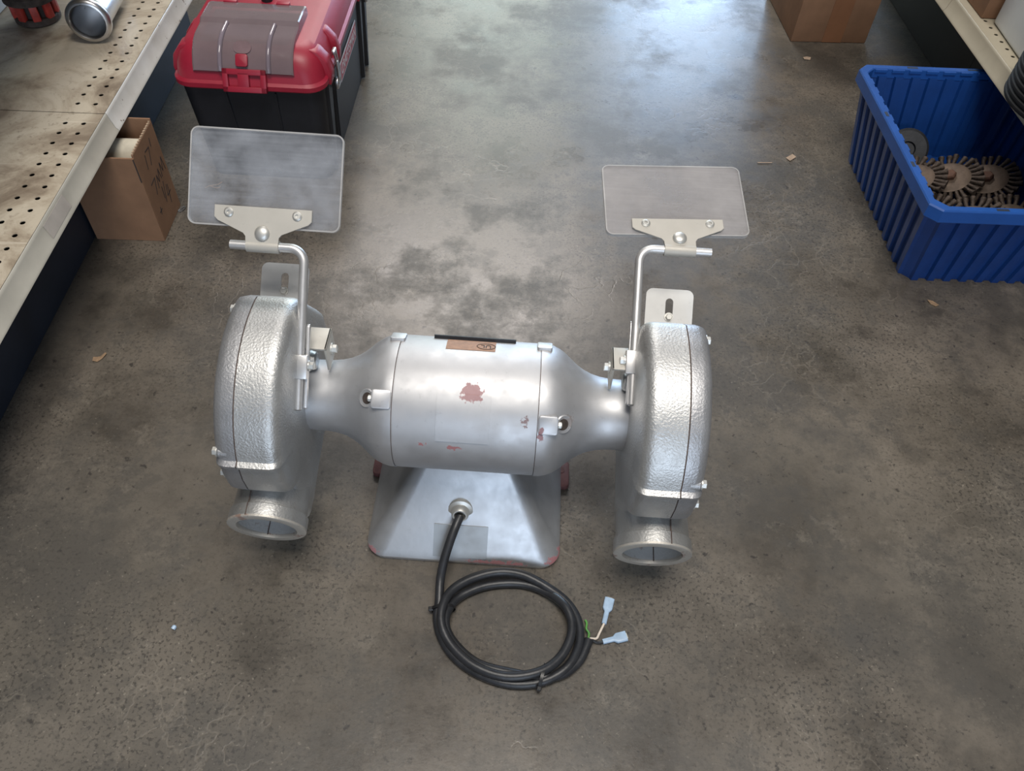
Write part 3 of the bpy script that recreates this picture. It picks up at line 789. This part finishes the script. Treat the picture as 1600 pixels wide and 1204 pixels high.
# organiser covers: stepped smoky plastic, one at each end of the lid
def cover(flip):
    Y = (lambda y: .668 - y) if flip else (lambda y: y)
    prof = [(.198, .330), (.196, .343), (.188, .346), (.118, .346), (.108, .339), (.066, .336), (.046, .330), (.026, .316), (.011, .297), (.006, .284), (.012, .278)]
    bm = nb(); rings = []
    for x, k in ((-.113, .022), (-.112, .002), (-.109, 0), (.101, 0), (.104, .002), (.105, .022)):
        rings.append([Vector((x, Y(min(y + k * .6, .19) if y < .1 else y), z - k)) for y, z in prof])
    inner = [[v + Vector((0, 0, -.003)) for v in r] for r in rings]
    loft(bm, rings, False, False, False)
    o = fin(bm, 'organiser_cover', 'smoke', lid, True, 25)
    for x in (-.052, .052):
        bm = nb(); tube(bm, [Vector((x, Y(y), z + .0015)) for y, z in prof[4:-1]], .0052, 8); fin(bm, 'cover_rib', 'smokerib', o, True, 60)
    for x in (-.066, .052):
        bm = nb(); box(bm, x, Y(.197), .343, .030, .014, .010, .002); fin(bm, 'cover_hinge', 'redpl', o)
    bm = nb()
    mt = basis((-.004, Y(.016), .3055), (1, 0, 0), (0, -.62 if flip else .62, .78), (0, .78 if flip else -.78, .62))
    prism(bm, rrect(.013, .013, .005, 4), .006, mt, .0015); fin(bm, 'cover_latch', 'redpl', o)
    bm = nb()
    mt = basis((-.004, Y(.036), .3242), (1, 0, 0), (0, -.82 if flip else .82, .57), (0, .57 if flip else -.57, .82))
    prism(bm, rrect(.019, .014, .013, 6), .0014, mt); fin(bm, 'thumb_recess', 'traygrey', o)
    bm = nb()
    box(bm, -.004, Y(.12), .328, .19, .13, .006, .001); fin(bm, 'tray', 'traygrey', o)
cover(False); cover(True)
bm = nb()
tube(bm, [(0, .250, .318), (0, .252, .352), (0, .268, .362), (0, .400, .362), (0, .416, .352), (0, .418, .318)], .013, 10)
fin(bm, 'carry_handle', 'blackpl', T)
# chrome latches and the brand plate on the long side
for y in (.108, .535):
    bm = nb()
    tube(bm, [(.176, y - .008, .286), (.179, y - .008, .25), (.177, y - .007, .214)], .0022, 6)
    tube(bm, [(.176, y + .008, .286), (.179, y + .008, .25), (.177, y + .007, .214)], .0022, 6)
    box(bm, .174, y, .288, .008, .022, .010, .002); box(bm, .172, y, .212, .010, .024, .020, .003)
    box(bm, .178, y, .246, .003, .010, .040, .001)
    fin(bm, 'latch', 'chrome', T)
bm = nb()
lx = .1585
tilt = Vector((.055, 0, 1)).normalized()
mt = basis((.1565, .318, .178), (0, 1, 0), tuple(tilt), (1, 0, -.055))
prism(bm, rrect(.112, .024, .002, 2), .0018, mt); plate = fin(bm, 'brand_plate', 'logowhite', T)
bm = nb(); prism(bm, rrect(.108, .020, .001, 1), .0006, mt @ Matrix.Translation((0, 0, .0016))); fin(bm, 'brand_field', 'logored', plate)
text_mesh('brand_letters', 'CRAFTSMAN', .036, mt @ Matrix.Translation((0, 0, .0024)), 'logowhite', plate, .0003, 'CENTER', .98)

# ---------------------------------------------------------------- small open cardboard box by the left shelf
C1 = empty('cardboard_box', S(-.741, 1.367), S_ROT)
tag(C1, 'small open brown cardboard box with handwriting, against the left shelf', 'box')
W, D, Hh, th = .150, .130, .216, .004
for nm, cx, cy, sx, sy, hz, mat in (('front_wall', -W / 2, th / 2, W, th, Hh, 'card'), ('back_wall', -W / 2, D - th / 2, W, th, Hh + .012, 'card'), ('side_wall', -th / 2, D / 2, th, D - 2 * th, Hh + .006, 'card'), ('side_wall', -W + th / 2, D / 2, th, D - 2 * th, Hh, 'card')):
    bm = nb(); box(bm, cx, cy, hz / 2, sx, sy, hz, .0008, 1); ww = fin(bm, nm, mat, C1, False)
    if nm == 'side_wall' and cx > -.05: wall_r = ww
bm = nb(); box(bm, -W / 2, D / 2, .004, W - 2 * th, D - 2 * th, .006); fin(bm, 'bottom', 'cardin', C1, False)
bm = nb()
for k in range(26):
    y = .006 + k * .0046
    box(bm, -th / 2, y + .0012, Hh + .0068 + .0012 * (k % 2), .0036, .0024, .0016 + .0012 * random.random())
tag(fin(bm, 'torn_fluting', 'paperedge', wall_r, False), None, None, None, 'stuff')
bm = nb(); box(bm, -.0012, .0008, Hh - .030, .0022, .0022, .056); fin(bm, 'corner_slit_shade', 'dark', C1, False)  # dark strip painted for the shade in the open corner
def stroke(pts, wd=.0016):
    bm = nb()
    P_ = [Vector((.0003, y, z)) for y, z in pts]
    for a, b in zip(P_, P_[1:]):
        d = (b - a).normalized(); nn = Vector((0, -d.z, d.y)) * wd / 2
        a2, b2 = a - d * wd * .4, b + d * wd * .4
        f = [a2 + nn, b2 + nn, b2 - nn, a2 - nn]
        lo = [bm.verts.new(p) for p in f]; hi = [bm.verts.new(p + Vector((.0004, 0, 0))) for p in f]
        bm.faces.new(hi)
        for i in range(4): bm.faces.new((lo[i], lo[(i + 1) % 4], hi[(i + 1) % 4], hi[i]))
    return fin(bm, 'marker_stroke', 'ink', wall_r, False)
stroke([(.050, .190), (.044, .160)])
stroke([(.056, .194), (.078, .192), (.064, .157)])
stroke([(.093, .203), (.089, .186)])
stroke([(.032, .128), (.056, .130), (.043, .096)])
stroke([(.060, .100), (.067, .128), (.072, .108), (.082, .134), (.086, .108)])
stroke([(.092, .108), (.098, .138), (.104, .114), (.113, .143), (.118, .110)])
stroke([(.072, .094), (.070, .066)]); stroke([(.086, .098), (.072, .054)])
stroke([(.094, .084), (.086, .060), (.106, .062)]); stroke([(.100, .080), (.092, .038)])
stroke([(.026, .060), (.040, .060)]); stroke([(.034, .068), (.031, .052)])
cr = nb(); lathe(cr, [(0, .034), (.09, .034), (.09, .026), (.02, .026)], (0, 0, 0), (1, 0, 0), 32, True, False)
o = fin(cr, 'paper_roll', 'paper'); o.location = S(-.844, 1.437, .1755); o.rotation_euler = (0, 0, S_ROT)
tag(o, 'cream hollow roll lying inside the small open cardboard box', 'roll')
bm = nb(); box(bm, 0, 0, 0, .128, .112, .132, .004)
o = fin(bm, 'parts_packet', 'white'); o.location = S(-.816, 1.432, .0745); o.rotation_euler = (0, 0, S_ROT)
tag(o, 'pale packet filling the bottom of the small open cardboard box', 'packet')

# ---------------------------------------------------------------- big closed carton far right
C2 = empty('cardboard_box', S(.898, 2.390), .075)
tag(C2, 'large closed brown carton with a tape strip, standing on the floor at top right', 'box')
bm = nb(); box(bm, .119, .16, .17, .238, .32, .34, .004); fin(bm, 'carton', 'card', C2)
bm = nb(); box(bm, .128, -.0006, .17, .060, .0016, .336); fin(bm, 'packing_tape', 'tape', C2, False)
bm = nb(); box(bm, .128, .16, .3406, .060, .32, .0014); fin(bm, 'packing_tape', 'tape', C2, False)

# ---------------------------------------------------------------- blue divider bin with wire wheels
B = empty('storage_bin', S(.916, 1.319), S_ROT)
tag(B, 'blue ribbed plastic storage bin full of rusty round wire brushes', 'bin')
BW, BD, BH = .355, .474, .222
def outline(w_, d_, x0, y0, off, cham):
    """ribbed rectangle: panels with narrow recessed grooves; off = inward offset"""
    pts = []
    corners = [(x0, y0), (x0 + w_, y0), (x0 + w_, y0 + d_), (x0, y0 + d_)]
    cnt = [9, 12, 9, 12]
    for k in range(4):
        a, b = Vector((*corners[k], 0)), Vector((*corners[(k + 1) % 4], 0))
        d = (b - a); ln = d.length; d.normalize(); nn = Vector((-d.y, d.x, 0))
        n = cnt[k]; pitch = (ln - 2 * cham) / n
        for i in range(n):
            s0 = cham + pitch * i; s1 = s0 + pitch
            for t, dep in ((s0 + pitch * .22, .0075), (s0 + pitch * .30, 0.0), (s0 + pitch * .70, 0.0), (s0 + pitch * .78, .0075)):
                pts.append(a + d * t + nn * (dep + off))
    return [(p.x, p.y) for p in pts]
fl, fr = .036, .016
def wall_ring(z, off):
    k = z / BH
    return [Vector((x, y, z)) for x, y in outline(BW + (fl + fr) * k, BD + 2 * fl * k, -fl * k, -fl * k, off, .012)]
bm = nb()
loft(bm, [wall_ring(0, 0), wall_ring(.004, -.0005), wall_ring(BH - .012, 0), wall_ring(BH - .012, .004), wall_ring(.012, .004)], True, True)
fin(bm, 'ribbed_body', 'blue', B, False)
def rim_ring(off, z):
    x0, y0, x1, y1 = -fl - off, -fl - off, BW + fr + off, BD + fl + off
    c = .022
    return [Vector(p) for p in ((x0 + c, y0, z), (x1 - c, y0, z), (x1, y0 + c, z), (x1, y1 - c, z), (x1 - c, y1, z), (x0 + c, y1, z), (x0, y1 - c, z), (x0, y0 + c, z))]
bm = nb()
loft(bm, [rim_ring(-.001, .198), rim_ring(.008, .198), rim_ring(.009, .200), rim_ring(.009, .226), rim_ring(.007, .229), rim_ring(-.006, .229), rim_ring(-.008, .227), rim_ring(-.008, .205), rim_ring(-.001, .198)], False, False)
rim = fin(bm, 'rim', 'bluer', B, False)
# dark plates for shade inside the label slots of the rim and the divider stubs on its inner edge
for (x, y, lx_, ly_) in ((-fl - .0005, .11, .007, .018), (-fl - .0005, .30, .007, .018), (.10, -fl - .0005, .026, .007), (.29, -fl - .0005, .026, .007), (.09, BD + fl + .0005, .026, .007), (.24, BD + fl + .0005, .026, .007)):
    bm = nb(); box(bm, x, y, .2287, lx_, ly_, .0012); fin(bm, 'rim_slot_shade', 'kick', rim, False)
for i in range(12):
    y = .02 + i * .0385
    bm = nb(); box(bm, -fl + .0088, y, .223, .005, .024, .010, .001, 1); fin(bm, 'divider_stub', 'bluer', rim, False)
    bm = nb(); box(bm, BW + fr - .0088, y, .223, .005, .024, .010, .001, 1); fin(bm, 'divider_stub', 'bluer', rim, False)
for i in range(9):
    x = .012 + i * .0425
    bm = nb(); box(bm, x, BD + fl - .0088, .223, .030, .004, .008, .001, 1); fin(bm, 'divider_stub', 'bluer', rim, False)

def wire_brush(loc, rot, R, label, hub='hex'):
    t = empty('rotary_brush', loc); t.rotation_euler = rot
    tag(t, label, 'wire brush', 'wire brushes in the blue bin')
    bm = nb()
    n = 26
    for k in range(n):
        a = 2 * PI * k / n + random.uniform(-.03, .03)
        d = Vector((math.cos(a), math.sin(a), 0)); s = Vector((-math.sin(a), math.cos(a), 0))
        r1 = R * random.uniform(.95, 1.02)
        pth = [d * (R * .42), d * (R * .60) + s * .001 + Vector((0, 0, .001)), d * (R * .80), d * r1 + s * random.uniform(-.004, .004) + Vector((0, 0, random.uniform(-.002, .002)))]
        tube(bm, pth, [.0045, .0050, .0052, .0075], 6)
    k_ = fin(bm, 'wire_knots', 'wire', t, True, 60); k_['kind'] = 'stuff'
    for sgn in (-1, 1):
        bm = nb(); lathe(bm, [(.004 * 1, R * .62), (.0055, R * .62), (.0085, R * .50), (.0090, R * .22), (.0090, .010), (.006, .010)], (0, 0, 0), (0, 0, sgn), 36, True, True)
        fin(bm, 'side_plate', 'rustplate', t, True, 30)
    bm = nb()
    lathe(bm, [(-.010, .015), (.018, .015), (.021, .012)], (0, 0, 0), (0, 0, 1), 6)
    fin(bm, 'hub_nut', 'rusthub', t, True, 20)
    return t
WW = [(1.010, 1.610, .062, (.05, -.42, 0), .076, 'rusty round wire brush at the left of the far row in the bin'),
      (1.102, 1.618, .062, (-.05, -.42, .4), .076, 'rusty round wire brush in the middle of the far row in the bin'),
      (1.190, 1.612, .066, (.02, -.44, .2), .076, 'rusty round wire brush at the right of the far row in the bin'),
      (1.005, 1.452, .060, (.04, -.42, .7), .076, 'rusty round wire brush at the left of the near row, by the bin corner'),
      (1.098, 1.452, .060, (.00, -.42, .3), .078, 'rusty round wire brush in the middle of the near row in the bin'),
      (1.188, 1.455, .062, (-.03, -.42, .9), .078, 'rusty round wire brush at the right of the near row in the bin')]
for x, y, z, rot, R, lab in WW: wire_brush(S(x, y, z), rot, R, lab)
bm = nb(); lathe(bm, [(-.016, .045), (-.012, .052), (.012, .052), (.016, .046), (.016, .020), (.010, .018), (.010, .001)], (0, 0, 0), (0, 0, 1), 32)
o = fin(bm, 'rubber_disc', 'rubber'); o.location = S(1.030, 1.735, .062); o.rotation_euler = (.9, -.25, 0)
tag(o, 'plain black rubber disc leaning in the back left corner of the blue bin', 'disc')

# ---------------------------------------------------------------- things on the left shelf
bm = nb()
R0 = empty('ring_casting', S(-1.073, 1.812, .2735), .1); R0.scale = (.883, .883, .883)
tag(R0, 'dark round casting with red windows on the left shelf', 'casting')
bm = nb(); lathe(bm, [(0, .052), (.004, .056), (.016, .056), (.019, .053), (.019, .036), (0, .036)], (0, 0, 0), (0, 0, 1), 40); fin(bm, 'foot_ring', 'rustdark', R0)
bm = nb(); lathe(bm, [(.012, .042), (.062, .042)], (0, 0, 0), (0, 0, 1), 32); fin(bm, 'gap_shade_core', 'dark', R0)  # dark cylinder stands in for shade between the posts
for k in range(9):
    a = 2 * PI * k / 9 + .2
    bm = nb(); box(bm, .050, 0, .036, .014, .020, .040, .003, 2, Matrix.Rotation(a, 4, 'Z')); fin(bm, 'red_post', 'redcast', R0)
bm = nb(); lathe(bm, [(.054, .058), (.057, .065), (.074, .065), (.078, .060), (.080, .040), (.100, .036), (.104, .030), (.104, .012), (.09, .010)], (0, 0, 0), (0, 0, 1), 40); fin(bm, 'top_flange', 'rustdark', R0)
bm = nb()
P0 = empty('metal_pipe', S(-.909, 1.717, .3225), S_ROT + .10); P0.scale = (.883, .883, .883)
tag(P0, 'shiny metal pipe end with a rolled flange on the left shelf', 'pipe')
ax = (0, -1, .04)
bm = nb(); lathe(bm, [(.0, .0390), (.006, .0395), (.011, .0425), (.010, .049), (.003, .0535), (-.006, .0535), (-.016, .049), (-.024, .0445), (-.03, .0435)], (0, 0, 0), ax, 56, False, False); fin(bm, 'flange', 'chrome', P0, True, 60)
bm = nb(); lathe(bm, [(-.028, .0440), (-.20, .0440), (-.20, .0390), (.0, .0390)], (0, 0, 0), ax, 48, False, False); fin(bm, 'tube', 'chrome', P0, True, 40)
bm = nb(); lathe(bm, [(-.14, .0390), (-.138, .001)], (0, 0, 0), ax, 40, False, True); fin(bm, 'inner_baffle', 'chrome', P0)

# ---------------------------------------------------------------- things on the right shelf
bm = nb()
prof = [(0, .150)]
z = .002
for k in range(7):
    prof += [(z, .163), (z + .002, .1675), (z + .006, .169), (z + .011, .1685), (z + .0135, .1655), (z + .0142, .163)]
    z += .0150
prof += [(z, .150), (z + .001, .120)]
lathe(bm, prof, (0, 0, 0), (0, 0, 1), 64)
o = fin(bm, 'rubber_sleeve', 'rubber2', None, True, 30); o.location = S(1.254, 1.563, .2930); o.scale = (.901, .901, .901)
tag(o, 'black ribbed round rubber sleeve on the right shelf above the blue bin', 'rubber sleeve')
W0 = empty('white_box', S(1.218, 1.949, .2905), S_ROT - .045); W0.scale = (.901, .901, .901)
tag(W0, 'plain white box on the right shelf behind the black rubber sleeve', 'box')
bm = nb(); box(bm, .15, -.125, .15, .30, .25, .30, .010, 3); fin(bm, 'box_body', 'white', W0)
bm = nb(); box(bm, .15, -.125, .304, .305, .255, .012, .004, 2); fin(bm, 'box_lid', 'white', W0)
C3 = empty('cardboard_box', S(1.196, 1.968, .2905), S_ROT); C3.scale = (.901, .901, .901)
tag(C3, 'brown cardboard box on the right shelf beside the white box', 'box')
bm = nb(); box(bm, .09, .14, .13, .18, .28, .26, .004); fin(bm, 'carton', 'card', C3)
bm = nb(); box(bm, .09, .14, .2606, .05, .28, .0012); fin(bm, 'packing_tape', 'tape', C3, False)

# ---------------------------------------------------------------- litter on the floor
def flake(name, x, y, rz, pts, mat, label, cat, curl=.004):
    bm = nb()
    lo = []
    for px, py in pts: lo.append(bm.verts.new((px, py, .0008 + curl * (abs(px) / .02) ** 2)))
    top = bm.faces.new(lo)
    r = bmesh.ops.extrude_face_region(bm, geom=[top])
    for v in [g for g in r['geom'] if isinstance(g, bmesh.types.BMVert)]: v.co.z += .0012
    o = fin(bm, name, mat, None, False); o.location = S(x, y, 0.0); o.rotation_euler = (0, 0, rz)
    return tag(o, label, cat)
flake('dry_leaf', -.771, 1.017, .5, [(-.012, -.004), (-.004, -.009), (.006, -.004), (.016, .004), (.014, .008), (.004, .003), (-.003, .004), (-.009, .006)], 'leaf', 'curled brown dry leaf on the floor left of the grinder', 'leaf')
flake('wood_chip', .764, 1.772, .9, [(-.016, -.006), (.012, -.009), (.016, .004), (-.010, .009)], 'chip', 'pale wood chip on the floor left of the blue bin', 'wood chip', .002)
flake('paper_scrap', .927, 2.290, .2, [(-.012, -.006), (.006, -.010), (.013, .003), (.002, .009), (-.010, .006)], 'chip', 'small tan scrap on the floor before the large carton', 'scrap', .003)
flake('dry_leaf', .965, 1.245, 2.4, [(-.012, -.003), (.004, -.006), (.014, .001), (.003, .006), (-.008, .005)], 'leaf', 'small dry leaf on the floor in front of the blue bin', 'leaf', .003)
flake('wood_splinter', .690, 1.745, .1, [(-.020, -.0015), (.018, -.001), (.020, .001), (-.018, .002)], 'chip', 'thin pale splinter left of the wood chip', 'splinter', .001)
bm = nb(); tube(bm, cr_path([(0, 0, .002), (.016, .003, .002), (.018, .010, .002), (.002, .008, .002), (.001, .004, .002), (.012, .006, .0022)], 5), .0013, 6)
o = fin(bm, 'paper_clip', 'chrome'); o.location = S(-.735, 1.468, 0); o.rotation_euler = (0, 0, .9)
tag(o, 'small bent shiny clip on the floor beside the small cardboard box', 'clip')
bm = nb(); tube(bm, cr_path([(0, 0, .0016), (.012, .006, .0016), (.030, .004, .0025), (.042, .012, .0016)], 5), .0012, 6); tube(bm, cr_path([(.012, .006, .0016), (.026, -.008, .002), (.036, -.006, .0016)], 5), .0011, 6)
o = fin(bm, 'twig', 'leaf'); o.location = S(-.700, 1.560, 0); o.rotation_euler = (0, 0, .4)
tag(o, 'small dry twig on the floor behind the cardboard box', 'twig')
bm = nb(); lathe(bm, [(0, .0035), (.004, .0035), (.006, .002)], (0, 0, 0), (1, 0, .2), 8)
o = fin(bm, 'wire_offcut', 'terminal'); o.location = (-.497, .455, .0035); o.rotation_euler = (0, 0, 1.2)
tag(o, 'tiny blue offcut on the floor at lower left', 'offcut')
